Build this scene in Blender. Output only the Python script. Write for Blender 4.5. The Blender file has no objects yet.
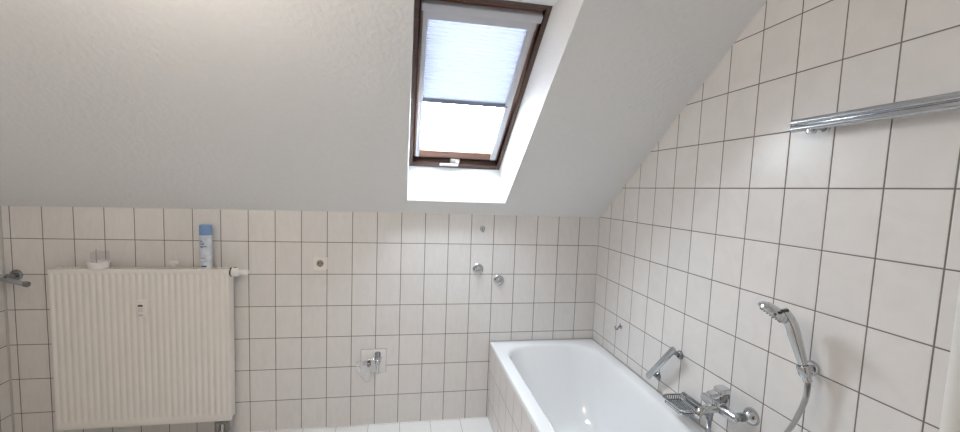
import bpy, bmesh, math, random
from mathutils import Vector, Matrix, noise
random.seed(7)
S = bpy.context.scene
C = S.collection
PI = math.pi
V = Vector

# ------------------------------------------------------------------ helpers
class MB:
    def __init__(s): s.bm = bmesh.new()
    def box(s, lo, hi, bevel=0.0, seg=2, rot=None, M=None):
        lo, hi = V(lo), V(hi)
        r = bmesh.ops.create_cube(s.bm, size=1.0)
        vs = r['verts']
        c = (lo + hi) / 2; d = hi - lo
        for v in vs: v.co = V((v.co.x*d.x, v.co.y*d.y, v.co.z*d.z))
        if bevel:
            es = list({e for v in vs for e in v.link_edges})
            rb = bmesh.ops.bevel(s.bm, geom=es, offset=bevel, segments=seg, affect='EDGES', profile=0.5)
            vs = list({v for f in rb['faces'] for v in f.verts} | {v for v in vs if v.is_valid})
            vs = s._island(vs)
        for v in vs:
            p = v.co
            if rot: p = rot @ p
            p = p + c
            v.co = (M @ p) if M else p
        return s
    def _island(s, vs):
        seen = set(vs); st = list(vs)
        while st:
            v = st.pop()
            for e in v.link_edges:
                o = e.other_vert(v)
                if o not in seen: seen.add(o); st.append(o)
        return list(seen)
    def rings(s, rings, closed=True, cap0=True, cap1=True):
        rv = [[s.bm.verts.new(p) for p in r] for r in rings]
        n = len(rv[0])
        for a, b in zip(rv[:-1], rv[1:]):
            for i in range(n if closed else n-1):
                j = (i+1) % n
                try: s.bm.faces.new((a[i], a[j], b[j], b[i]))
                except ValueError: pass
        if cap0 and closed: s.bm.faces.new(list(reversed(rv[0])))
        if cap1 and closed: s.bm.faces.new(rv[-1])
        return s
    def cyl(s, a, b, r, r2=None, n=24):
        a, b = V(a), V(b)
        return s.lathe(a, b-a, [(0, r), ((b-a).length, r if r2 is None else r2)], n)
    def lathe(s, o, axis, prof, n=32, cap0=True, cap1=True):
        o = V(o); ax = V(axis).normalized()
        u = ax.orthogonal().normalized(); w = ax.cross(u)
        R = []
        for h, r in prof:
            R.append([o + ax*h + (u*math.cos(2*PI*i/n) + w*math.sin(2*PI*i/n))*max(r, 1e-5) for i in range(n)])
        return s.rings(R, True, cap0, cap1)
    def tube(s, pts, r, n=12, smooth=0, flat=1.0, flatdir=None):
        pts = [V(p) for p in pts]
        if smooth: pts = spline(pts, smooth)
        m = len(pts)
        rf = r if callable(r) else (lambda t: r)
        t0 = (pts[1]-pts[0]).normalized()
        u = (V(flatdir) - t0*t0.dot(V(flatdir))).normalized() if flatdir else t0.orthogonal().normalized()
        R = []
        for i, p in enumerate(pts):
            t = (pts[min(i+1, m-1)] - pts[max(i-1, 0)]).normalized()
            u = (u - t*t.dot(u)).normalized()
            w = t.cross(u)
            rr = rf(i/(m-1))
            R.append([p + (u*math.cos(2*PI*k/n)*flat + w*math.sin(2*PI*k/n))*rr for k in range(n)])
        return s.rings(R)
    def sphere(s, c, r, sc=(1,1,1), u=20, v=12):
        res = bmesh.ops.create_uvsphere(s.bm, u_segments=u, v_segments=v, radius=r)
        for q in res['verts']: q.co = V((q.co.x*sc[0], q.co.y*sc[1], q.co.z*sc[2])) + V(c)
        return s
    def poly(s, pts):
        s.bm.faces.new([s.bm.verts.new(V(p)) for p in pts]); return s
    def build(s, name, mat, parent=None, angle=35, smooth=True, fixn=True):
        bm = s.bm
        bmesh.ops.remove_doubles(bm, verts=bm.verts, dist=1e-6)
        if fixn: bmesh.ops.recalc_face_normals(bm, faces=bm.faces)
        if parent is not None:
            off = V(parent.location)
            if parent.parent: off = off + V(parent.parent.location)
            for v in bm.verts: v.co -= off
        if smooth:
            for f in bm.faces: f.smooth = True
            for e in bm.edges:
                if len(e.link_faces) == 2 and e.calc_face_angle(0) > math.radians(angle): e.smooth = False
        me = bpy.data.meshes.new(name); bm.to_mesh(me); bm.free()
        me.materials.append(mat)
        o = bpy.data.objects.new(name, me); C.objects.link(o)
        if parent is not None: o.parent = parent
        return o

def spline(P, k):
    P = [V(p) for p in P]; out = []
    Q = [2*P[0]-P[1]] + P + [2*P[-1]-P[-2]]
    for i in range(1, len(Q)-2):
        a, b, c, d = Q[i-1:i+3]
        for j in range(k):
            t = j/k
            out.append(0.5*((2*b) + (c-a)*t + (2*a-5*b+4*c-d)*t*t + (3*b-a-3*c+d)*t**3))
    out.append(P[-1]); return out

def thing(name, label, cat, loc, group=None):
    o = bpy.data.objects.new(name, None); C.objects.link(o)
    o.location = loc; o.empty_display_size = 0.05
    o['label'] = label; o['category'] = cat
    if group: o['group'] = group
    return o
def tag(o, label, cat, group=None):
    o['label'] = label; o['category'] = cat
    if group: o['group'] = group
    return o
def struct(o): o['kind'] = 'structure'; return o

# ------------------------------------------------------------------ materials
def mat(name, col, rough=0.5, metal=0.0, **kw):
    m = bpy.data.materials.new(name); m.use_nodes = True
    b = m.node_tree.nodes['Principled BSDF']
    b.inputs['Base Color'].default_value = (*col, 1)
    b.inputs['Roughness'].default_value = rough
    b.inputs['Metallic'].default_value = metal
    for k, v in kw.items(): b.inputs[k].default_value = v
    return m

def add_noise(m, scale, amt, bump=0.0, dist=0.002, detail=4, stretch=(1,1,1)):
    """small procedural variation of colour and relief"""
    nt = m.node_tree; N = nt.nodes; L = nt.links
    b = N['Principled BSDF']; col = b.inputs['Base Color'].default_value[:]
    tc = N.new('ShaderNodeTexCoord'); mp = N.new('ShaderNodeMapping'); mp.inputs['Scale'].default_value = stretch
    L.new(tc.outputs['Object'], mp.inputs['Vector'])
    nz = N.new('ShaderNodeTexNoise'); nz.inputs['Scale'].default_value = scale; nz.inputs['Detail'].default_value = detail
    L.new(mp.outputs[0], nz.inputs['Vector'])
    rp = N.new('ShaderNodeValToRGB')
    rp.color_ramp.elements[0].position = 0.3; rp.color_ramp.elements[1].position = 0.7
    rp.color_ramp.elements[0].color = (*[c*(1-amt) for c in col[:3]], 1)
    rp.color_ramp.elements[1].color = (*[min(1, c*(1+amt)) for c in col[:3]], 1)
    L.new(nz.outputs['Fac'], rp.inputs['Fac']); L.new(rp.outputs['Color'], b.inputs['Base Color'])
    if bump:
        bp = N.new('ShaderNodeBump'); bp.inputs['Strength'].default_value = bump; bp.inputs['Distance'].default_value = dist
        L.new(nz.outputs['Fac'], bp.inputs['Height']); L.new(bp.outputs[0], b.inputs['Normal'])
    return m

def tile_mat(name, au, av, ou, ov, w, h, col, grout, gw=0.0041, rough=0.27, vein=0.05):
    m = bpy.data.materials.new(name); m.use_nodes = True
    nt = m.node_tree; N = nt.nodes; L = nt.links
    b = N['Principled BSDF']
    geo = N.new('ShaderNodeNewGeometry'); sep = N.new('ShaderNodeSeparateXYZ')
    L.new(geo.outputs['Position'], sep.inputs[0])
    def math_(op, a, c=None, d=None):
        n = N.new('ShaderNodeMath'); n.operation = op
        for i, x in enumerate((a, c, d)):
            if x is None: continue
            if isinstance(x, (int, float)): n.inputs[i].default_value = x
            else: L.new(x, n.inputs[i])
        return n.outputs[0]
    def axis(ax, off, size):
        u = math_('DIVIDE', math_('SUBTRACT', sep.outputs[ax], off), size)
        fr = math_('FRACT', u); fl = math_('FLOOR', u)
        d = math_('MULTIPLY', math_('MINIMUM', fr, math_('SUBTRACT', 1.0, fr)), size)
        return fl, d
    fu, du = axis(au, ou, w); fv, dv = axis(av, ov, h)
    d = math_('MINIMUM', du, dv)
    mr = N.new('ShaderNodeMapRange'); mr.interpolation_type = 'SMOOTHSTEP'
    L.new(d, mr.inputs['Value'])
    mr.inputs['From Min'].default_value = gw*0.38; mr.inputs['From Max'].default_value = gw*0.62
    mask = mr.outputs[0]
    hgt = N.new('ShaderNodeMapRange'); hgt.interpolation_type = 'SMOOTHSTEP'; L.new(d, hgt.inputs['Value'])
    hgt.inputs['From Min'].default_value = gw*0.3; hgt.inputs['From Max'].default_value = gw*1.1
    # per-tile tone and faint diagonal veins
    cmb = N.new('ShaderNodeCombineXYZ'); L.new(fu, cmb.inputs[0]); L.new(fv, cmb.inputs[1])
    wn = N.new('ShaderNodeTexWhiteNoise'); wn.noise_dimensions = '3D'; L.new(cmb.outputs[0], wn.inputs['Vector'])
    sc = N.new('ShaderNodeVectorMath'); sc.operation = 'SCALE'; sc.inputs['Scale'].default_value = 7.0
    L.new(wn.outputs['Color'], sc.inputs[0])
    ad = N.new('ShaderNodeVectorMath'); ad.operation = 'ADD'
    mp = N.new('ShaderNodeMapping'); mp.inputs['Rotation'].default_value = (0.6, 0.5, 0.6); mp.inputs['Scale'].default_value = (3, 1, 1)
    L.new(geo.outputs['Position'], mp.inputs['Vector'])
    L.new(mp.outputs[0], ad.inputs[0]); L.new(sc.outputs[0], ad.inputs[1])
    nz = N.new('ShaderNodeTexNoise'); nz.inputs['Scale'].default_value = 9; nz.inputs['Detail'].default_value = 5; nz.inputs['Distortion'].default_value = 1.2
    L.new(ad.outputs[0], nz.inputs['Vector'])
    rp = N.new('ShaderNodeValToRGB')
    rp.color_ramp.elements[0].position = 0.30; rp.color_ramp.elements[1].position = 0.62
    rp.color_ramp.elements[0].color = (*[c*(1-vein) for c in col], 1); rp.color_ramp.elements[1].color = (*col, 1)
    L.new(nz.outputs['Fac'], rp.inputs['Fac'])
    tone = math_('ADD', math_('MULTIPLY', wn.outputs['Value'], 0.035), 0.9825)
    sc2 = N.new('ShaderNodeVectorMath'); sc2.operation = 'SCALE'
    L.new(rp.outputs['Color'], sc2.inputs[0]); L.new(tone, sc2.inputs['Scale'])
    mx = N.new('ShaderNodeMix'); mx.data_type = 'RGBA'
    L.new(mask, mx.inputs[0]); mx.inputs[6].default_value = (*grout, 1); L.new(sc2.outputs[0], mx.inputs[7])
    L.new(mx.outputs[2], b.inputs['Base Color'])
    rr = N.new('ShaderNodeMapRange'); L.new(mask, rr.inputs['Value'])
    rr.inputs['To Min'].default_value = 0.8; rr.inputs['To Max'].default_value = rough
    L.new(rr.outputs[0], b.inputs['Roughness'])
    bp = N.new('ShaderNodeBump'); bp.inputs['Strength'].default_value = 0.5; bp.inputs['Distance'].default_value = 0.0015
    L.new(hgt.outputs[0], bp.inputs['Height']); L.new(bp.outputs[0], b.inputs['Normal'])
    return m

TILE = (0.75, 0.722, 0.70); GROUT = (0.165, 0.145, 0.13)
ZR = 1.395
M_back = tile_mat('wall tile back', 0, 2, -0.1456, ZR, 0.15, 0.2, TILE, GROUT)
M_right = tile_mat('wall tile right', 1, 2, -0.1494, ZR, 0.15, 0.2, TILE, GROUT)
M_apron = tile_mat('tub apron tile', 1, 2, -0.1494, 0.335, 0.15, 0.2, TILE, GROUT)
M_left = tile_mat('wall tile left', 1, 2, -0.07, ZR, 0.15, 0.2, TILE, GROUT)
M_floor = tile_mat('floor tile', 0, 1, -0.732, -0.01, 0.2, 0.2, (0.84, 0.83, 0.82), (0.42, 0.41, 0.40), gw=0.003, rough=0.3, vein=0.02)
M_plaster = add_noise(mat('white textured plaster', (0.80, 0.80, 0.80), 0.75), 48, 0.012, 0.75, 0.0042, 5)
M_wallpaint = add_noise(mat('painted wall', (0.80, 0.77, 0.73), 0.8), 60, 0.012, 0.2, 0.002)
M_chrome = mat('polished chrome', (0.60, 0.61, 0.62), 0.10, 1.0)
M_chrome_d = mat('darker chrome', (0.30, 0.31, 0.32), 0.16, 1.0)
M_brushed = add_noise(mat('brushed steel', (0.50, 0.51, 0.52), 0.3, 1.0), 40, 0.06, stretch=(1, 1, 30))
M_alu = add_noise(mat('grey blind aluminium', (0.60, 0.60, 0.64), 0.45, 0.15), 30, 0.02)
M_enamel = mat('white bath enamel', (0.84, 0.85, 0.86), 0.13)
M_enamel.node_tree.nodes['Principled BSDF'].inputs['Coat Weight'].default_value = 0.4
M_rad = add_noise(mat('white radiator lacquer', (0.78, 0.745, 0.70), 0.35), 12, 0.012)
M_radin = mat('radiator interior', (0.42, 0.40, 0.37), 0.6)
M_plw = add_noise(mat('white plastic', (0.82, 0.80, 0.78), 0.35), 20, 0.012)
M_plb = mat('black plastic', (0.03, 0.03, 0.03), 0.4)
M_plg = mat('grey plastic', (0.38, 0.38, 0.39), 0.45)
M_grime = add_noise(mat('dull grey metal', (0.26, 0.25, 0.24), 0.45, 0.7), 30, 0.1)
M_outlet = add_noise(mat('cream socket plastic', (0.80, 0.755, 0.70), 0.35), 20, 0.01)
M_silicone = mat('silicone joint', (0.50, 0.48, 0.46), 0.5)
M_wood = add_noise(mat('dark brown varnished wood', (0.105, 0.060, 0.046), 0.38), 14, 0.28, 0.08, 0.001, 6, (1, 12, 12))
M_wood_lit = add_noise(mat('daylit brown varnished wood', (0.34, 0.185, 0.135), 0.33), 14, 0.22, 0.08, 0.001, 6, (1, 12, 12))  # sash wood lightened and reddened for the light falling on it
M_gap = mat('black gap shade', (0.02, 0.02, 0.02), 0.6)
M_capblue = add_noise(mat('blue spray cap', (0.17, 0.30, 0.52), 0.35), 15, 0.03)
M_can = add_noise(mat('pale printed can', (0.60, 0.64, 0.70), 0.3), 35, 0.14, detail=2)
M_print = mat('dark blue print', (0.10, 0.14, 0.25), 0.4)
M_print2 = mat('mid blue print', (0.32, 0.42, 0.60), 0.4)

def clear(name, tint=(1,1,1), gloss=0.08, milk=0.0, rough=0.03):
    m = bpy.data.materials.new(name); m.use_nodes = True
    nt = m.node_tree; N = nt.nodes; L = nt.links
    N.remove(N['Principled BSDF']); out = N['Material Output']
    tr = N.new('ShaderNodeBsdfTransparent'); tr.inputs[0].default_value = (*tint, 1)
    gl = N.new('ShaderNodeBsdfGlossy'); gl.inputs['Roughness'].default_value = rough
    fr = N.new('ShaderNodeLayerWeight'); fr.inputs['Blend'].default_value = 0.25
    mu = N.new('ShaderNodeMath'); mu.operation = 'MULTIPLY_ADD'
    L.new(fr.outputs['Facing'], mu.inputs[0]); mu.inputs[1].default_value = gloss*4; mu.inputs[2].default_value = gloss*0.5
    mu.use_clamp = True
    mx = N.new('ShaderNodeMixShader'); L.new(mu.outputs[0], mx.inputs[0]); L.new(tr.outputs[0], mx.inputs[1]); L.new(gl.outputs[0], mx.inputs[2])
    last = mx.outputs[0]
    if milk:
        df = N.new('ShaderNodeBsdfDiffuse'); df.inputs[0].default_value = (0.85, 0.85, 0.86, 1)
        m2 = N.new('ShaderNodeMixShader'); m2.inputs[0].default_value = milk
        L.new(last, m2.inputs[1]); L.new(df.outputs[0], m2.inputs[2]); last = m2.outputs[0]
    L.new(last, out.inputs['Surface'])
    return m
M_pane = clear('window pane', (0.97, 0.99, 1.0), 0.05)
M_cup = clear('clear plastic', (0.97, 0.965, 0.975), 0.05, 0.03)
M_bag = clear('clear plastic film', (0.97, 0.97, 0.98), 0.14, 0.24, 0.12)

# pleated blind fabric: lets part of the daylight through
M_blind = bpy.data.materials.new('pleated blind fabric'); M_blind.use_nodes = True
nt = M_blind.node_tree; N = nt.nodes; L = nt.links
N.remove(N['Principled BSDF'])
df = N.new('ShaderNodeBsdfDiffuse'); df.inputs[0].default_value = (0.70, 0.74, 0.86, 1)
tl = N.new('ShaderNodeBsdfTranslucent'); tl.inputs[0].default_value = (0.041, 0.0415, 0.051, 1)
tp = N.new('ShaderNodeBsdfTransparent'); tp.inputs[0].default_value = (0.85, 0.9, 1.0, 1)
m1 = N.new('ShaderNodeMixShader'); m1.inputs[0].default_value = 0.55; L.new(df.outputs[0], m1.inputs[1]); L.new(tl.outputs[0], m1.inputs[2])
m2 = N.new('ShaderNodeMixShader'); m2.inputs[0].default_value = 0.008; L.new(m1.outputs[0], m2.inputs[1]); L.new(tp.outputs[0], m2.inputs[2])
L.new(m2.outputs[0], N['Material Output'].inputs['Surface'])

# ------------------------------------------------------------------ the room
TZ0 = 0.537; XL = -3.488; YF = -3.40; ZC = 2.45; T = 0.12; YE = -1.845
sl = 0.759; hh = math.hypot(sl, 1); D0 = -0.004/hh
NRM = V((0, sl, 1))/hh; UP = V((0, -1, sl))/hh
def W(x, v, d): return V((x, 0, ZR)) + UP*v + NRM*(d + D0)

struct(MB().box((XL-T, YF-T, -T), (T, T, 0)).build('floor', M_floor))
struct(MB().box((XL, 0, 0), (0, T, 1.60)).build('wall_back', M_back))
# right wall: outline follows the roof slope
def wall_prism(x0, x1, y0, y1, zt, m, name):
    b = MB()
    prof = [(y0, 0), (y1, 0)] + [(y, z) for y, z in zt]
    b.rings([[V((x0, y, z)) for y, z in prof], [V((x1, y, z)) for y, z in prof]])
    return struct(b.build(name, m, smooth=False))
zs = lambda y: ZR - 0.004 - sl*y
wall_prism(0, T, 0.1, YF, [(YF, ZC+0.1), (-1.36, ZC+0.1), (0.1, zs(0.1)+0.12)], M_right, 'wall_right')
wall_prism(XL-T, XL, 0.1, YF, [(YF, ZC+0.1), (-1.36, ZC+0.1), (0.1, zs(0.1)+0.12)], M_left, 'wall_left')
struct(MB().box((XL-T, YF-T, 0), (T, YF, ZC+0.1)).build('wall_front', M_wallpaint))

M_added_door = add_noise(mat('dark leaf for reflections', (0.16, 0.12, 0.09), 0.45), 10, 0.1, stretch=(8, 8, 1))  # unseen door added behind the camera for dark reflections in the chrome
dr = struct(MB().box((-2.02, YF, 0), (-1.10, YF+0.03, 2.08), 0.004).build('added_door_1', mat('added door casing', (0.72, 0.70, 0.67), 0.4)))
dl = MB().box((-1.96, YF+0.028, 0.006), (-1.16, YF+0.045, 2.02), 0.004).build('added_door_leaf', M_added_door, dr)
b = MB(); b.cyl((-1.24, YF+0.044, 1.05), (-1.24, YF+0.09, 1.05), 0.011); b.tube([(-1.24, YF+0.085, 1.05), (-1.30, YF+0.088, 1.05), (-1.37, YF+0.085, 1.05)], 0.009, 12); b.build('added_door_handle', M_chrome, dr)

struct(MB().cyl((XL+0.002, -0.002, 0), (XL+0.002, -0.002, 1.372), 0.006, n=12).build('trim_3', M_silicone))
struct(MB().cyl((-0.0008, -0.0008, TZ0), (-0.0008, -0.0008, 1.390), 0.0030, n=10).build('trim_4', M_silicone))

# ceiling: roof slope with the skylight shaft cut in, then the flat part
def cz(x): return min(0.0, 0.0085*(x+1.3))
vb, vt = -0.03, None
yk = (ZR - 0.004 - ZC)/sl
vk = V((0, yk, zs(yk)-ZR)).dot(UP)
ox0, ox1, ov0, ov1 = -1.316, -0.705, 0.133, 1.532
fx0, fx1, fv0, fv1 = -1.311, -0.745, 0.238, 1.294
b = MB()
xs = [XL-0.02, ox0, ox1, 0.02]; vsl = [vb, ov0, ov1, vk]
def P(x, v):
    p = W(x, v, 0); p.z += cz(x); return p
for i in range(3):
    for j in range(3):
        if i == 1 and j == 1: continue
        b.poly([P(xs[i], vsl[j]), P(xs[i+1], vsl[j]), P(xs[i+1], vsl[j+1]), P(xs[i], vsl[j+1])])
hole = [P(ox0, ov0), P(ox1, ov0), P(ox1, ov1), P(ox0, ov1)]
fr = [W(fx0, fv0, 0.18), W(fx1, fv0, 0.18), W(fx1, fv1, 0.18), W(fx0, fv1, 0.18)]
fo = [W(fx0, fv0, 0.30), W(fx1, fv0, 0.30), W(fx1, fv1, 0.30), W(fx0, fv1, 0.30)]
for i in range(4):
    j = (i+1) % 4
    b.poly([hole[i], hole[j], fr[j], fr[i]]); b.poly([fr[i], fr[j], fo[j], fo[i]])
a0, a1 = P(XL-0.02, vk), P(0.02, vk)
b.poly([a0, a1, V((0.02, YF-0.02, a1.z)), V((XL-0.02, YF-0.02, a0.z))])
for i in (0, 1, 2):
    pass
struct(b.build('ceiling', M_plaster, smooth=False))

# edge profile and plastered return where the tiling of the right wall ends
b = MB()
b.rings([[V((x, y, z)) for x, y in ((0.0, YE+0.012), (-0.006, YE+0.011), (-0.011, YE+0.006), (-0.013, YE-0.004), (-0.011, YE-0.022), (-0.004, YE-0.030), (0.0, YE-0.030))] for z in (0.0, 2.42)])
struct(b.build('trim_1', mat('white edge profile', (0.74, 0.72, 0.69), 0.4)))
struct(MB().box((-0.008, YE-0.60, 0), (0.001, YE-0.029, 2.44)).build('trim_2', M_wallpaint))

# ------------------------------------------------------------------ skylight window
wroot = bpy.data.objects.new('window_1', None); C.objects.link(wroot); wroot.location = W((fx0+fx1)/2, fv0, 0.18); struct(wroot)
RW = Matrix((V((1,0,0)), UP, NRM)).transposed().to_4x4()
RW.translation = W(0, 0, 0)
def wbox(b, x0, x1, v0, v1, d0, d1, bev=0.003):
    return b.box((x0, v0, d0), (x1, v1, d1), bev, 2, None, RW)
def wframe(b, x0, x1, v0, v1, w, d0, d1, bev=0.004, wb=None):
    wb = wb or w
    wbox(b, x0, x0+w, v0, v1, d0, d1, bev); wbox(b, x1-w, x1, v0, v1, d0, d1, bev)
    wbox(b, x0+w, x1-w, v0, v0+wb, d0, d1, bev); wbox(b, x0+w, x1-w, v1-w, v1, d0, d1, bev)
    return b
def wq(name, m, f):
    b = MB(); f(b); return b.build(name, m, wroot)
wq('frame', M_wood, lambda b: wframe(b, fx0, fx1, fv0, fv1, 0.022, 0.181, 0.299, 0.003, 0.034))
wq('gap_shade', M_gap, lambda b: wframe(b, fx0+0.021, fx1-0.021, fv0+0.033, fv1-0.021, 0.034, 0.222, 0.29, 0))  # black strip stands in for the shade in the gap around the sash
sash = wq('sash', M_wood_lit, lambda b: wframe(b, fx0+0.027, fx1-0.027, fv0+0.064, fv1-0.027, 0.034, 0.202, 0.275, 0.006, 0.058))
wq('window_pane', M_pane, lambda b: wbox(b, fx0+0.055, fx1-0.055, fv0+0.115, fv1-0.055, 0.2185, 0.2245, 0))
def hnd(b):
    wbox(b, -1.062, -1.004, fv0+0.036, fv0+0.062, 0.190, 0.206, 0.004)
    wbox(b, -1.126, -1.012, fv0+0.022, fv0+0.040, 0.172, 0.186, 0.005)
    wbox(b, -1.030, -1.010, fv0+0.026, fv0+0.056, 0.176, 0.200, 0.004)
wq('handle', M_plw, hnd)

# pleated blind mounted on the sash
bl = thing('pleated_blind', 'half-lowered white pleated blind in grey side rails on the skylight', 'blind', W(-1.03, 0.74, 0.205))
def bq(name, m, f):
    b = MB(); f(b); return b.build(name, m, bl)
bx0, bx1 = -1.273, -0.787
def rails(b, x0, x1): wbox(b, x0, x1, 0.316, 1.205, 0.190, 0.2018, 0.003)
bq('side_rail', M_alu, lambda b: rails(b, bx0, bx0+0.022)); bq('side_rail', M_alu, lambda b: rails(b, bx1-0.034, bx1))
def head(b):
    wbox(b, bx0-0.008, bx1+0.012, 1.218, 1.252, 0.168, 0.2015, 0.004)
    wbox(b, bx0, bx1, 1.176, 1.215, 0.184, 0.2015, 0.003)
bq('headrail', M_alu, head)
bq('bottom_rail', mat('bottom rail grey', (0.20, 0.21, 0.23), 0.4, 0.4), lambda b: wbox(b, bx0+0.018, bx1-0.018, 0.730, 0.748, 0.190, 0.214, 0.003))
b = MB()
n = 44; r0 = []; r1 = []
for i in range(n+1):
    v = 0.746 + (1.178-0.746)*i/n
    d = 0.205 + (0.004 if i % 2 else -0.004)
    r0.append(W(bx0+0.021, v, d)); r1.append(W(bx1-0.021, v, d))
b.rings([r0, r1], closed=False)
b.build('fabric', M_blind, bl, smooth=False)

# ------------------------------------------------------------------ bathtub
TZ = 0.535; tx0, tx1, ty0, ty1 = -0.742, -0.003, -0.003, -1.80
tub = thing('bathtub', 'white enamelled built-in bathtub in the corner under the roof slope', 'bathtub', (-0.37, -0.9, 0))
def rrect(x0, x1, y0, y1, r, z, k=10):
    # y0 > y1 ; counter-clockwise from the right/back corner
    pts = []
    for cx, cy, a0 in ((x1-r, y0-r, 0), (x0+r, y0-r, 90), (x0+r, y1+r, 180), (x1-r, y1+r, 270)):
        for i in range(k+1):
            a = math.radians(a0 + 90*i/k)
            pts.append(V((cx + r*math.cos(a), cy + r*math.sin(a), z)))
    return pts
ix0, ix1, iy0, iy1 = -0.678, -0.068, -0.082, -1.70
L_ = [rrect(tx0, tx1, ty0, ty1, 0.012, TZ-0.035), rrect(tx0, tx1, ty0, ty1, 0.012, TZ-0.007), rrect(tx0+0.002, tx1-0.002, ty0-0.002, ty1+0.002, 0.012, TZ-0.002),
      rrect(tx0+0.007, tx1-0.007, ty0-0.007, ty1+0.007, 0.012, TZ)]
def inner(ins, insb, insf, z, r): return rrect(ix0+ins, ix1-ins, iy0-insb, iy1+insf, r, z)
L_ += [inner(-0.004, -0.004, -0.004, TZ, 0.175), inner(0.0, 0.0, 0.0, TZ-0.001, 0.175), inner(0.006, 0.007, 0.006, TZ-0.005, 0.175), inner(0.012, 0.014, 0.012, TZ-0.014, 0.175),
       inner(0.017, 0.022, 0.016, TZ-0.030, 0.172), inner(0.028, 0.065, 0.026, TZ-0.12, 0.168), inner(0.040, 0.115, 0.036, TZ-0.22, 0.165),
       inner(0.054, 0.172, 0.046, TZ-0.31, 0.16), inner(0.066, 0.208, 0.056, TZ-0.36, 0.155), inner(0.084, 0.245, 0.074, TZ-0.395, 0.145),
       inner(0.112, 0.285, 0.102, TZ-0.413, 0.125), inner(0.15, 0.34, 0.15, TZ-0.420, 0.10), inner(0.26, 0.6, 0.6, TZ-0.424, 0.04)]
b = MB(); b.rings(L_, True, False, True)
b.build('tub_basin', M_enamel, tub, angle=60)
MB().box((tx0+0.004, ty1, 0.0), (tx0+0.016, -0.003, TZ-0.030)).build('apron', M_apron, tub, smooth=False)
b = MB()
b.tube([(tx0+0.004, -0.0048, TZ+0.0005), (-0.007, -0.0048, TZ+0.0005), (-0.0048, -0.007, TZ+0.0005), (-0.0048, -1.80, TZ+0.0005)], 0.0042, 8)
b.build('silicone_joint', mat('grey silicone', (0.36, 0.35, 0.34), 0.5), tub)
MB().lathe((-0.372, -1.40, TZ-0.425), (0, 0, 1), [(0, 0.034), (0.003, 0.034), (0.005, 0.028), (0.003, 0.02), (0.009, 0.018), (0.010, 0.0)]).build('drain', M_chrome, tub)

# ------------------------------------------------------------------ radiator
rx0, rx1, rz0, rz1, ry = -3.210, -2.318, 0.134, 1.045, -0.098
rad = thing('radiator', 'white ribbed panel radiator hung on the tiled wall at left', 'radiator', ((rx0+rx1)/2, -0.06, rz0))
b = MB()
nf = 27; pitch = (rx1-rx0-0.018)/nf
cols = [(rx0, 0.02), (rx0+0.0015, 0.002), (rx0+0.006, 0.0)]
for k in range(nf):
    x = rx0 + 0.009 + k*pitch
    for f, y in ((0.0, 0.0), (0.12, 0.0002), (0.22, 0.0010), (0.32, 0.0026), (0.42, 0.0038), (0.5, 0.0042), (0.58, 0.0038), (0.68, 0.0026), (0.78, 0.0010), (0.88, 0.0002)):
        cols.append((x + f*pitch, y))
cols += [(rx1-0.006, 0.0), (rx1-0.0015, 0.002), (rx1, 0.02)]
rows = [(rz0, 0, 0.006), (rz0+0.002, 0, 0.001), (rz0+0.006, 0, 0), (rz0+0.036, 0, 0), (rz0+0.040, 0.15, 0), (rz0+0.050, 0.85, 0), (rz0+0.056, 1, 0),
        (rz1-0.040, 1, 0), (rz1-0.034, 0.85, 0), (rz1-0.024, 0.15, 0), (rz1-0.02, 0, 0), (rz1-0.006, 0, 0), (rz1-0.002, 0, 0.001), (rz1, 0, 0.006)]
R = []
for z, f, e in rows:
    R.append([V((x, ry + (y if (i < 3 or i >= len(cols)-3) else y*f) + e, z)) for i, (x, y) in enumerate(cols)])
b.rings(R, closed=False)
b.build('front_panel', M_rad, rad, angle=50)
MB().box((rx0+0.002, -0.034, rz0+0.004), (rx1-0.002, -0.028, rz1-0.004), 0.001).build('rear_panel', M_rad, rad)
b = MB(); b.box((rx0, ry+0.016, rz0+0.012), (rx0+0.003, -0.030, rz1-0.001), 0.001); b.build('side_panel', M_rad, rad)
b = MB(); b.box((rx1-0.003, ry+0.016, rz0+0.012), (rx1, -0.030, rz1-0.001), 0.001); b.build('side_panel', M_rad, rad)
b = MB()
b.box((rx0, ry+0.004, rz1-0.005), (rx1, ry+0.018, rz1), 0.001); b.box((rx0, -0.042, rz1-0.005), (rx1, -0.029, rz1), 0.001)
k = 0
x = rx0
while x < rx1-0.005:
    b.box((x, ry+0.017, rz1-0.005), (x+0.006, -0.041, rz1-0.0005)); x += 0.0226
b.box((rx1-0.006, ry+0.017, rz1-0.005), (rx1, -0.041, rz1-0.0005))
b.build('top_grille', M_rad, rad, smooth=False)
b = MB()
x = rx0+0.02
zz = []
i = 0
while x < rx1-0.02:
    zz.append((x, -0.080 if i % 2 else -0.044)); x += 0.012; i += 1
b.rings([[V((x, y, rz0+0.06)) for x, y in zz], [V((x, y, rz1-0.05)) for x, y in zz]], closed=False)
b.build('convector_fins', M_radin, rad, smooth=False)
for x in (rx0+0.14, rx1-0.14):
    for z0, z1 in ((rz1-0.16, rz1-0.06), (rz0+0.06, rz0+0.14)):
        MB().box((x-0.02, -0.030, z0), (x+0.02, -0.0005, z1), 0.002).build('wall_bracket', M_rad, rad)
# heat meter clipped to the front
b = MB(); b.box((-2.782, ry-0.022, 0.776), (-2.729, ry+0.002, 0.874), 0.006, 3)
hm = b.build('heat_meter', M_rad, rad); hm['label'] = 'pale heat meter with a small dark display'
MB().box((-2.772, ry-0.0228, 0.838), (-2.748, ry-0.0205, 0.849), 0.001).build('display', M_plb, hm)
for z, h_ in ((0.826, .0022), (0.819, .0022), (0.812, .0022), (0.788, .006)): MB().box((-2.772, ry-0.0224, z), (-2.748, ry-0.021, z+h_)).build('printed_line', M_plg, hm)
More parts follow.
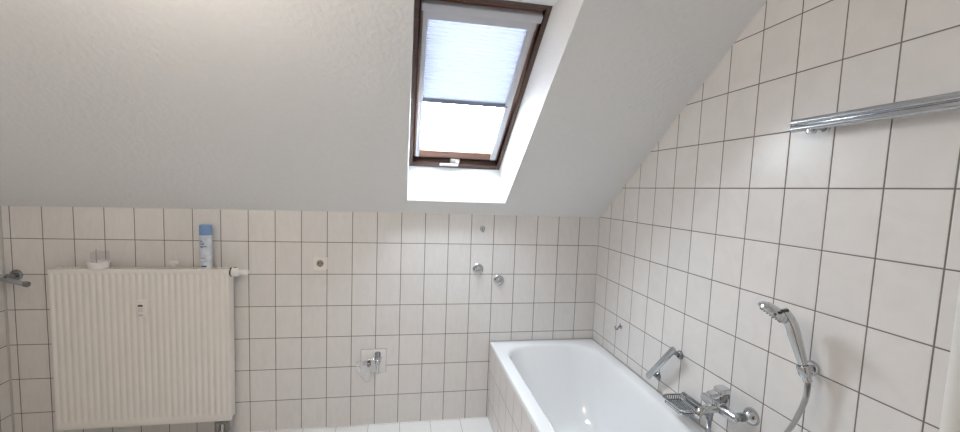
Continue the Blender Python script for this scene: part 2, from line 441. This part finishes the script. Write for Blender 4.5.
# thermostat head on the right
tv = MB(); tz_ = 1.022; ty_ = -0.062
tv.lathe((rx1-0.012, ty_, tz_), (1, 0, 0), [(0, 0.021), (0.010, 0.021), (0.013, 0.0255), (0.048, 0.026), (0.053, 0.023), (0.055, 0.016), (0.100, 0.0155), (0.104, 0.012)], 28)
t_ = tv.build('thermostat_head', M_plw, rad)
MB().lathe((rx1-0.004, ty_, tz_), (1, 0, 0), [(0, 0.027), (0.009, 0.0275), (0.011, 0.025)], 28).build('collar', M_plb, t_)
MB().box((rx1+0.014, ty_-0.004, tz_+0.021), (rx1+0.030, ty_+0.004, tz_+0.0285), 0.001).build('marker', M_plb, t_)
# valve block and pipes below
b = MB(); b.box((-2.416, -0.082, 0.104), (-2.338, -0.050, 0.128), 0.005)
for x in (-2.402, -2.352): b.cyl((x, -0.066, 0.072), (x, -0.066, 0.145), 0.016, n=16); b.cyl((x, -0.066, 0.06), (x, -0.066, 0.075), 0.019, n=6)
vb_ = b.build('valve_block', M_grime, rad)
for x in (-2.402, -2.352): MB().cyl((x, -0.066, 0.0005), (x, -0.066, 0.065), 0.009, n=16).build('pipe', M_grime, rad)
MB().cyl((-2.377, -0.066, 0.0005), (-2.377, -0.066, 0.105), 0.007, n=12).build('pipe', M_plw, rad)

# things on the radiator
cx, cy = -2.447, -0.066; cz0 = rz1
can = thing('spray_can', 'pale spray can with a blue cap standing on the radiator', 'spray can', (cx, cy, cz0))
MB().lathe((cx, cy, cz0), (0, 0, 1), [(0, 0.029), (0.002, 0.0325), (0.006, 0.0325), (0.008, 0.0315), (0.186, 0.0315), (0.189, 0.0325), (0.194, 0.0325), (0.199, 0.028), (0.200, 0.02)], 36).build('can_body', M_can, can)
MB().lathe((cx, cy, cz0+0.1935), (0, 0, 1), [(0, 0.0325), (0.004, 0.0332), (0.008, 0.0328), (0.052, 0.0320), (0.057, 0.0305), (0.059, 0.027), (0.0595, 0.0)], 36).build('cap', M_capblue, can)
def wrap(b, a0, a1, z0, z1, r=0.0318):
    k = max(2, int((a1-a0)/6))
    A = [math.radians(a0 + (a1-a0)*i/k) for i in range(k+1)]
    for i in range(k):
        q = [V((cx + rr*math.cos(a), cy + rr*math.sin(a), z)) for rr in (r-0.0008, r) for a, z in ((A[i], z0), (A[i+1], z0), (A[i+1], z1), (A[i], z1))]
        vs = [b.bm.verts.new(p) for p in q]
        for f in ((0,1,2,3), (4,5,6,7), (0,1,5,4), (2,3,7,6), (1,2,6,5), (3,0,4,7)): b.bm.faces.new([vs[t] for t in f])
for mt, a0, a1, z0, z1 in ((M_print, 175, 205, .12, .183), (M_print, 225, 300, .127, .131), (M_print, 245, 262, .122, .1265), (M_print, 240, 295, .012, .020), (M_print, 222, 262, .158, .163),
        (M_print2, 215, 280, .140, .153), (M_print2, 235, 285, .060, .066), (M_print2, 225, 300, .040, .044), (M_print2, 208, 226, .05, .11)):
    b = MB(); wrap(b, a0, a1, cz0+z0, cz0+z1); b.build('printed_mark', mt, can)

dx = -2.990; dy = -0.064
dish = thing('plastic_tub', 'low white plastic tub with a clear top standing on the radiator', 'tub', (dx, dy, rz1))
MB().lathe((dx, dy, rz1), (0, 0, 1), [(0, 0.044), (0.002, 0.046), (0.027, 0.048), (0.028, 0.051), (0.036, 0.051), (0.038, 0.049), (0.036, 0.045), (0.032, 0.043)], 40).build('tub_body', M_plw, dish)
MB().lathe((dx+0.008, dy, rz1+0.031), (0, 0, 1), [(0, 0.038), (0.052, 0.040), (0.060, 0.038), (0.0615, 0.0)], 36).build('clear_top', M_cup, dish)
MB().cyl((dx+0.004, dy-0.02, rz1+0.030), (dx+0.005, dy-0.02, rz1+0.108), 0.0030, n=8).build('stick', M_plg, dish)

kx, ky = -2.618, -0.064
key = thing('vent_key', 'tiny white bleed key standing on the radiator top', 'radiator key', (kx, ky, rz1))
MB().lathe((kx, ky, rz1), (0, 0, 1), [(0, 0.009), (0.002, 0.0105), (0.018, 0.0105), (0.021, 0.008)], 20).build('socket', M_plw, key)
b = MB()
for s_ in (-1, 1):
    b.lathe((kx+s_*0.012, ky+0.005, rz1+0.031), (0, -1, 0), [(0, 0.010), (0.001, 0.0115), (0.009, 0.0115), (0.010, 0.010)], 18)
b.box((kx-0.012, ky-0.005, rz1+0.017), (kx+0.012, ky+0.005, rz1+0.034), 0.002)
b.build('wings', M_plw, key)

# ------------------------------------------------------------------ wall socket
sx, sz = -1.835, 1.064
so = thing('wall_socket', 'cream square power socket on the tiled wall between radiator and skylight', 'socket', (sx, 0, sz))
b = MB()
N_ = 40
def sq(a, y, r): # square ring with N_ points
    pts = []
    for i in range(N_):
        t = 2*PI*(i+0.5)/N_; c, s_ = math.cos(t), math.sin(t); k_ = a/max(abs(c), abs(s_))
        pts.append(V((sx + c*k_, y, sz + s_*k_)))
    return pts
def ci(r, y): return [V((sx + r*math.cos(2*PI*(i+0.5)/N_), y, sz + r*math.sin(2*PI*(i+0.5)/N_))) for i in range(N_)]
b.rings([sq(0.041, 0, 0), sq(0.041, -0.006, 0), sq(0.039, -0.009, 0), ci(0.0225, -0.010), ci(0.0205, -0.009)], True, False, False)
b.build('cover_plate', M_outlet, so, angle=30)
b = MB(); b.rings([ci(0.0206, -0.0095), ci(0.0196, -0.001), ci(0.001, -0.001)], True, False, True); b.build('socket_well', mat('shaded socket insert', (0.30, 0.275, 0.25), 0.5), so)
for s_ in (-1, 1):
    MB().cyl((sx+s_*0.0095, -0.0005, sz), (sx+s_*0.0095, -0.0016, sz), 0.0032, n=14).build('pin_hole', M_plb, so)
    MB().box((sx-0.003, -0.0085, sz+s_*0.017-0.002), (sx+0.003, -0.001, sz+s_*0.017+0.002), 0.0006).build('earth_clip', M_grime, so)

# ------------------------------------------------------------------ washbasin / appliance valve at the low plate
px, pz = -1.477, 0.432
tp_ = thing('water_valve', 'chrome wall valve with side spout on a square white cover tile', 'valve', (px, 0, pz))
b = MB(); b.box((-1.583, -0.005, 0.352), (-1.428, 0.0, 0.505), 0.0015)
b.build('cover_tile', add_noise(mat('white cover tile', (0.80, 0.775, 0.75), 0.25), 20, 0.02), tp_)
b = MB()
f0, f1, g0, g1 = -1.5855, -1.4255, 0.3495, 0.5075
for lo, hi in (((f0, -0.0012, g0), (f1, 0, g0+0.003)), ((f0, -0.0012, g1-0.003), (f1, 0, g1)), ((f0, -0.0012, g0), (f0+0.003, 0, g1)), ((f1-0.003, -0.0012, g0), (f1, 0, g1))): b.box(lo, hi)
b.build('plate_seam_shade', mat('plate seam and shadow', (0.36, 0.33, 0.30), 0.6), tp_, smooth=False)  # dark strips paint the seam and shadow line of the raised tile
MB().lathe((px, -0.004, 0.448), (0, -1, 0), [(0, 0.022), (0.003, 0.022), (0.007, 0.014), (0.05, 0.012)], 24).build('rosette', M_chrome, tp_)
b = MB(); b.lathe((px, -0.05, 0.405), (0, 0, 1), [(0, 0.009), (0.004, 0.012), (0.022, 0.013), (0.028, 0.018), (0.052, 0.018), (0.058, 0.013), (0.070, 0.011)], 24)
b.build('valve_body', M_chrome, tp_)
b = MB(); b.lathe((px, -0.05, 0.474), (0, 0, 1), [(0, 0.012), (0.002, 0.018), (0.026, 0.019), (0.030, 0.014)], 10); b.build('turning_knob', M_chrome_d, tp_)
b = MB(); b.cyl((px, -0.05, 0.372), (px, -0.05, 0.408), 0.010, n=18); b.lathe((px, -0.05, 0.366), (0, 0, 1), [(0, 0.011), (0.010, 0.0125), (0.012, 0.010)], 6)
b.build('outlet_pipe', M_chrome, tp_)
b = MB(); b.tube([(px, -0.05, 0.448), (px-0.025, -0.055, 0.458), (px-0.055, -0.058, 0.458), (px-0.080, -0.058, 0.444), (px-0.084, -0.058, 0.428)], 0.0095, 14, 6)
b.build('side_spout', M_chrome, tp_)
b = MB(); b.lathe((px-0.052, -0.06, 0.437), (0, -1, 0), [(0, 0.010), (0.004, 0.013), (0.02, 0.013), (0.023, 0.009)], 16); b.cyl((px-0.052, -0.056, 0.437), (px-0.045, -0.055, 0.452), 0.006)
b.build('vent_knob', M_chrome_d, tp_)
# crumpled clear plastic hanging on the spout
b = MB()
R = []
for i in range(15):
    t = i/14; z = 0.450 - 0.130*t
    rw = 0.014 + 0.024*math.sin(PI*min(1, 0.15+t*0.9))**0.8; rd = 0.35*rw + 0.004
    c0 = V((px-0.100 + 0.040*t, -0.060, z))
    ring = []
    for k in range(36):
        a = 2*PI*k/36
        q = c0 + V((rw*math.cos(a), rd*math.sin(a), 0))
        w_ = noise.noise(q*55)*0.010
        q += V((math.cos(a)*w_, math.sin(a)*w_*0.7, noise.noise(q*40+V((3, 1, 7)))*0.008))
        ring.append(q)
    R.append(ring)
b.rings(R, True, False, False)
tag(b.build('plastic_bag', M_bag, None, angle=25), 'crumpled clear plastic film hanging on the spout of the low wall valve', 'plastic bag')

# ------------------------------------------------------------------ concealed-valve rosettes and hook on the back wall
def rosette(x, z, label, ring_m, bumpy):
    t = thing('capped_valve', label, 'valve cap', (x, 0, z), 'capped valves on the back wall')
    MB().lathe((x, 0, z), (0, -1, 0), [(0, 0.036), (0.004, 0.036), (0.009, 0.031), (0.011, 0.023), (0.011, 0.019)], 36).build('mount_ring', ring_m, t)
    b = MB(); pts = []
    for y, r in ((-0.008, 0.016), (-0.034, 0.0155), (-0.038, 0.0135), (-0.039, 0.004)):
        pts.append([V((x + (r*(1+(bumpy*math.cos(8*2*PI*i/48))))*math.cos(2*PI*i/48), y, z + (r*(1+(bumpy*math.cos(8*2*PI*i/48))))*math.sin(2*PI*i/48))) for i in range(48)])
    b.rings(pts); b.build('cap', M_chrome, t)
    b = MB(); b.box((x-0.008, -0.0405, z-0.002), (x+0.008, -0.0385, z+0.002), 0.0008); b.build('slot', M_chrome_d, t)
    b = MB(); b.cyl((x, -0.0105, z), (x, -0.0125, z), 0.0205, n=32); b.build('seal_ring', M_plg, t)
rosette(-0.843, 1.030, 'smooth chrome valve cap on the back wall, upper left of the pair', M_chrome, 0.05)
rosette(-0.700, 0.955, 'chrome valve cap on the back wall, lower right of the pair', M_chrome, 0.12)

def hook(name, x, y, z, axis, label):
    """small plate with an upturned hook; axis = direction out of the wall"""
    ax = V(axis); side = V((0, 0, 1)).cross(ax)
    o = V((x, y, z)); t = thing(name, label, 'hook', o)
    MB().lathe(o, ax, [(0, 0.018), (0.002, 0.018), (0.006, 0.014), (0.007, 0.008)], 24).build('plate', M_chrome, t)
    MB().tube([o+ax*0.004+V((0, 0, 0.004)), o+ax*0.016+V((0, 0, -0.004)), o+ax*0.026+V((0, 0, -0.017)), o+ax*0.036+V((0, 0, -0.014)), o+ax*0.040+V((0, 0, 0.002))], 0.0042, 10, 5).build('prong', M_chrome_d, t)
    return t
hook('wall_hook', -0.822, 0, 1.297, (0, -1, 0), 'small chrome hook on the back wall just under the roof slope')
hook('wall_hook', 0, -0.357, 0.744, (-1, 0, 0), 'small grey hook on the right wall above the far end of the bath')

# ------------------------------------------------------------------ grab bar over the bath
gb = thing('grab_bar', 'short slanting chrome grab bar on the right wall above the bath', 'grab bar', (0, -0.815, 0.69))
u0, u1 = V((-0.055, -0.917, 0.831)), V((-0.055, -0.733, 0.606))
MB().tube([u0, u0.lerp(u1, .02), u0.lerp(u1, .5), u0.lerp(u1, .98), u1], lambda t: 0.0165 if 0.01 < t < 0.99 else 0.0125, 20, 0, 0.62, (1, 0, 0)).build('bar', mat('satin chrome bar', (0.52, 0.53, 0.54), 0.14, 1.0), gb)
for f in (0.10, 0.88):
    p = u0.lerp(u1, f); w_ = V((0, p.y + (0.004 if f < .5 else 0.012), p.z - 0.018))
    b = MB(); b.cyl(w_, p, 0.009, n=18); b.build('post', M_chrome_d, gb)
    MB().lathe(w_, (-1, 0, 0), [(0, 0.021), (0.006, 0.021), (0.013, 0.016), (0.016, 0.012)], 28).build('mount', M_chrome_d, gb)

# ------------------------------------------------------------------ soap basket
sb = thing('soap_basket', 'chrome wire soap basket on the right wall beside the bath mixer', 'soap basket', (0, -1.014, 0.60))
sxa, sxb, sya, syb, sbz = -0.124, -0.016, -0.940, -1.088, 0.620
rim = []
for cx_, cy_, a0 in ((sxb-0.02, sya-0.02, 0), (sxa+0.03, sya-0.03, 90), (sxa+0.03, syb+0.03, 180), (sxb-0.02, syb+0.02, 270)):
    r_ = 0.03 if cx_ < -0.06 else 0.02
    for i in range(6):
        a = math.radians(a0+90*i/5); rim.append(V((cx_+r_*math.cos(a), cy_+r_*math.sin(a), sbz)))
rim.append(rim[0])
MB().tube(rim, 0.0045, 8).build('rim', M_chrome, sb)
low = [V((p.x*0.9-0.006, -1.014+(p.y+1.014)*0.9, sbz-0.022)) for p in rim]
MB().tube(low, 0.0028, 8).build('lower_rim', M_chrome, sb)
for k in range(9):
    x = sxa+0.014 + (sxb-sxa-0.026)*k/8
    MB().tube([(x, sya-0.006, sbz), (x*0.9-0.006, sya-0.016, sbz-0.022), (x*0.9-0.006, syb+0.016, sbz-0.022), (x, syb+0.006, sbz)], 0.0026, 6).build('wire', M_chrome_d, sb)
MB().box((-0.0145, syb-0.002, sbz-0.022), (0.0, sya+0.002, sbz+0.010), 0.004).build('mount_plate', M_chrome_d, sb)

# ------------------------------------------------------------------ bath mixer
mz = 0.722; mx_ = -0.078; my = -1.234
mixer = thing('bath_mixer', 'chrome single-lever mixer tap on the right wall above the bath', 'tap', (0, my, mz))
for y in (my-0.075, my+0.075):
    MB().lathe((0, y, mz), (-1, 0, 0), [(0, 0.034), (0.004, 0.034), (0.014, 0.030), (0.024, 0.020), (0.030, 0.014), (0.045, 0.014)], 36).build('escutcheon', M_chrome, mixer)
    b = MB(); b.cyl((-0.038, y, mz), (-0.058, y, mz), 0.0165, n=6); b.lathe((-0.056, y, mz), (-1, 0, 0), [(0, 0.014), (0.014, 0.016), (0.022, 0.015), (0.03, 0.010)], 24)
    b.build('coupling_nut', M_chrome_d, mixer)
b = MB()
b.lathe((mx_, my-0.088, mz), (0, 1, 0), [(0, 0.012), (0.004, 0.017), (0.030, 0.019), (0.060, 0.023), (0.116, 0.023), (0.146, 0.019), (0.172, 0.017), (0.176, 0.012)], 28)
b.lathe((mx_, my, mz), (0, 0, 1), [(0, 0.022), (0.018, 0.025), (0.030, 0.026), (0.034, 0.024)], 32)
b.build('body', M_chrome, mixer)
b = MB()
b.tube([(mx_, my, mz-0.001), (mx_-0.035, my, mz-0.002), (mx_-0.062, my, mz-0.006), (mx_-0.082, my, mz-0.012), (mx_-0.092, my, mz-0.024)], lambda t: 0.020-0.006*t, 18, 6)
b.lathe((mx_-0.093, my, mz-0.022), (0, 0, -1), [(0, 0.0125), (0.002, 0.014), (0.012, 0.014), (0.014, 0.011)], 24)
b.build('spout', M_chrome, mixer)
b = MB(); b.lathe((mx_, my, mz+0.030), (0, 0, 1), [(0, 0.024), (0.002, 0.027), (0.022, 0.027), (0.030, 0.024), (0.033, 0.012)], 32)
b.build('cartridge_collar', M_chrome_d, mixer)
b = MB(); ring = []
for x, hw, zt, th in ((mx_+0.030, 0.016, 0.076, 0.034), (mx_+0.025, 0.021, 0.083, 0.046), (mx_+0.006, 0.023, 0.083, 0.048), (mx_-0.014, 0.022, 0.080, 0.044), (mx_-0.019, 0.018, 0.068, 0.028), (mx_-0.050, 0.016, 0.062, 0.018), (mx_-0.055, 0.012, 0.060, 0.012)):
    ring.append([V((x, my+sy*hw, mz+zt - th*c_)) for sy, c_ in ((-1, 0.25), (-0.85, 0.0), (0.85, 0.0), (1, 0.25), (1, 0.8), (0.8, 1.0), (-0.8, 1.0), (-1, 0.8))])
b.rings(ring)
b.build('lever', M_chrome, mixer)
hcx = mx_-0.040
b = MB(); b.lathe((hcx, my, mz-0.014), (0, 0, -1), [(0, 0.014), (0.012, 0.014), (0.014, 0.012), (0.034, 0.012), (0.036, 0.009)], 20)
b.build('hose_connector', M_chrome_d, mixer)

# ------------------------------------------------------------------ hand shower, its holder and hose
hx, hy, hz = -0.052, -1.530, 1.006
ho = thing('shower_holder', 'chrome wall holder gripping the hand shower on the right wall', 'shower holder', (0, -1.52, 0.99))
MB().lathe((0, -1.512, 1.008), (-1, 0, 0), [(0, 0.024), (0.006, 0.024), (0.012, 0.020), (0.014, 0.013), (0.034, 0.012)], 28).build('mount', M_chrome, ho)
pa = V((-0.047, hy, 0.996)); pn = V((-0.078, -1.493, 1.146)); axis = (pn-pa).normalized()
b = MB(); b.lathe(pa-axis*0.004, axis, [(0, 0.0175), (0.003, 0.0195), (0.030, 0.0205), (0.034, 0.018), (0.030, 0.0155), (0.004, 0.0145)], 28, False, False)
b.build('cradle', M_chrome, ho)

hs = thing('hand_shower', 'chrome hand shower head resting in its holder above the bath taps', 'hand shower', pa)
hc = V((-0.118, -1.459, 1.180))
fdir = V((-0.50, 0.24, -0.83)).normalized()
b = MB()
b.tube([pa-axis*0.022, pa+axis*0.01, pa.lerp(pn, .4), pa.lerp(pn, .8), pn, pn+V((-0.010, 0.008, 0.024)), hc-fdir*0.008+V((0.014, -0.012, 0.004))],
       lambda t: 0.0124 + 0.0066*min(1, max(0, (t-0.20)/0.3)) - 0.001*t, 20, 6)
b.build('handle', add_noise(mat('satin chrome', (0.62, 0.63, 0.64), 0.22, 1.0), 20, 0.02), hs)
b = MB(); b.lathe(hc-fdir*0.024, fdir, [(0, 0.010), (0.003, 0.028), (0.012, 0.043), (0.022, 0.0485), (0.030, 0.0475), (0.033, 0.043)], 40)
b.build('head', M_chrome, hs)
b = MB(); b.lathe(hc+fdir*0.0075, fdir, [(0, 0.041), (0.003, 0.041), (0.0045, 0.037), (0.003, 0.024), (0.005, 0.020), (0.0055, 0.0)], 36)
b.build('spray_face', M_plg, hs)
b = MB()
u = fdir.orthogonal().normalized(); w_ = fdir.cross(u)
for rr, nn in ((0.033, 20), (0.028, 16), (0.012, 8)):
    for i in range(nn):
        p = hc+fdir*0.010 + (u*math.cos(2*PI*i/nn)+w_*math.sin(2*PI*i/nn))*rr
        b.cyl(p, p+fdir*0.0045, 0.0016, 0.0011, n=6)
b.build('nozzles', M_plb, hs)
b = MB(); q = hc-fdir*0.0165+V((0.0, 0.0, 0.0)); up2 = (V((0, 0, 1))-fdir*fdir.z).normalized()
sd = fdir.cross(up2)
c0 = hc - fdir*0.006 - sd*0.030*0 + V((0.0, -0.0, 0.0)) + (V((-0.2, -1, 0.3)).normalized()*0.046)
b.tube([c0 - V((0.010, 0, 0)), c0 + V((0.012, 0, 0.002))], 0.0055, 10); b.build('selector', M_plb, hs)

hose = MB()
hp = [pa-axis*0.0235, pa+V((-0.0005+0.003, -0.007, -0.052)), V((-0.044, -1.532, 0.905)), V((-0.054, -1.507, 0.805)), V((-0.080, -1.465, 0.70)), V((-0.115, -1.41, 0.61)), V((-0.135, -1.34, 0.55)),
      V((-0.132, -1.275, 0.535)), V((hcx-0.004, -1.238, 0.585)), V((hcx, my, 0.64)), V((hcx, my, mz-0.0515))]
hps = spline(hp, 30)
# winding of the metal hose shows as fine rings
hose.tube(hps, lambda t: 0.0078 + 0.0007*math.cos(t*len(hps)*PI), 12)
tag(hose.build('shower_hose', M_brushed, None, angle=80), 'grey metal shower hose hanging from the hand shower holder to the mixer', 'hose')

# ------------------------------------------------------------------ rail at upper right
rl = thing('towel_rail', 'long chrome double rail high on the right wall above the hand shower', 'rail', (0, -1.65, 1.80))
M_rail = mat('satin chrome rail', (0.50, 0.51, 0.52), 0.20, 1.0)
for z in (1.8095, 1.7885):
    b = MB(); b.tube([(-0.062, -1.412, z), (-0.062, -1.414, z), (-0.062, -2.098, z), (-0.062, -2.10, z)], lambda t: 0.0108, 24)
    b.build('bar', M_rail, rl)
MB().box((-0.068, -2.102, 1.784), (-0.056, -1.410, 1.814), 0.002).build('web', M_chrome_d, rl)
for y in (-1.472, -2.03):
    MB().cyl((0, y, 1.790), (-0.062, y, 1.790), 0.009, n=18).build('support', M_chrome_d, rl)
    MB().lathe((-0.056, y, 1.786), (0, 0, -1), [(0, 0.014), (0.014, 0.014), (0.018, 0.011), (0.019, 0.004)], 24).build('clamp_knob', M_chrome, rl)
    MB().lathe((0, y, 1.790), (-1, 0, 0), [(0, 0.015), (0.005, 0.015), (0.009, 0.012)], 24).build('mount', M_chrome, rl)

# ------------------------------------------------------------------ swing bar at far left
sw = thing('swing_towel_bar', 'grey metal swing towel bar in the left corner beside the radiator', 'towel bar', (-3.425, 0, 0.99))
MB().lathe((-3.428, 0, 0.992), (0, -1, 0), [(0, 0.030), (0.006, 0.030), (0.012, 0.025), (0.014, 0.014), (0.060, 0.012)], 30).build('mount', M_chrome_d, sw)
e0, e1 = V((-3.474, -0.040, 0.979)), V((-3.306, -0.098, 0.963))
MB().tube([e0, e1], 0.0130, 18).build('bar', M_brushed, sw)
dd = (e1-e0).normalized()
MB().lathe(e1-dd*0.010, dd, [(0, 0.0135), (0.002, 0.0155), (0.014, 0.0155), (0.017, 0.013)], 20).build('end_cap', M_grime, sw)
MB().tube([(-3.428, -0.05, 0.99), (-3.425, -0.056, 0.972)], 0.012, 14).build('swivel', M_chrome_d, sw)

# ------------------------------------------------------------------ room lamp (above the frame, on the flat ceiling)
lx, ly = -2.05, -1.62
zc = ZC + cz(lx)
lamp = thing('ceiling_lamp', 'round white glass ceiling lamp above the roof slope', 'lamp', (lx, ly, zc))
MB().lathe((lx, ly, zc), (0, 0, -1), [(0, 0.085), (0.018, 0.085), (0.022, 0.07)], 36).build('lamp_base', M_plw, lamp)
M_glow = bpy.data.materials.new('lit opal glass'); M_glow.use_nodes = True
g = M_glow.node_tree.nodes['Principled BSDF']
g.inputs['Base Color'].default_value = (0.9, 0.88, 0.84, 1); g.inputs['Emission Color'].default_value = (1.0, 0.905, 0.79, 1); g.inputs['Emission Strength'].default_value = 27.0
MB().sphere((lx, ly, zc-0.10), 0.115, (1, 1, 0.78), 32, 16).build('lamp_shade', M_glow, lamp)

# ------------------------------------------------------------------ daylight
wd = bpy.data.worlds.new('World'); S.world = wd; wd.use_nodes = True
bg = wd.node_tree.nodes['Background']; bg.inputs[0].default_value = (0.82, 0.91, 1.0, 1); bg.inputs[1].default_value = 24.0
pl_ = bpy.data.lights.new('skylight_portal', 'AREA'); pl_.shape = 'RECTANGLE'; pl_.size = 0.60; pl_.size_y = 1.10
pl_.cycles.is_portal = True
po = bpy.data.objects.new('skylight_portal', pl_); C.objects.link(po)
Mx = Matrix((V((1, 0, 0)), -UP, -NRM)).transposed()
Mx = Matrix((V((1, 0, 0)), UP, NRM)).transposed().to_4x4(); Mx.translation = W((fx0+fx1)/2, (fv0+fv1)/2, 0.32); po.matrix_world = Mx

# ------------------------------------------------------------------ camera
f_px, cxo, cyo = 401.11558, -6.2398, 7.56138
rv = V((0.08629666, 0.02893008, 0.17238501)); th = rv.length
Rr = Matrix.Rotation(th, 3, rv.normalized())
R0 = Matrix(((1, 0, 0), (0, 0, -1), (0, 1, 0)))
Rm = R0 @ Rr
cam = bpy.data.cameras.new('camera'); co = bpy.data.objects.new('camera', cam); C.objects.link(co)
Mc = Matrix((Rm[0], -Rm[1], -Rm[2])).transposed().to_4x4()
Mc.translation = V((-1.33451, -2.57378, 0.154256+ZR)); co.matrix_world = Mc
cam.sensor_fit = 'HORIZONTAL'; cam.sensor_width = 36.0; cam.lens = 36.0*f_px/960
cam.shift_x = -cxo/960; cam.shift_y = cyo/960; cam.clip_start = 0.02
S.camera = co

S.view_settings.view_transform = 'Standard'; S.view_settings.look = 'None'
S.view_settings.exposure = 0.86; S.view_settings.gamma = 1.0; S.view_settings.use_curve_mapping = False
S.cycles.use_denoising = True
S.cycles.max_bounces = 14; S.cycles.diffuse_bounces = 8; S.cycles.transparent_max_bounces = 16
S.cycles.sample_clamp_indirect = 10
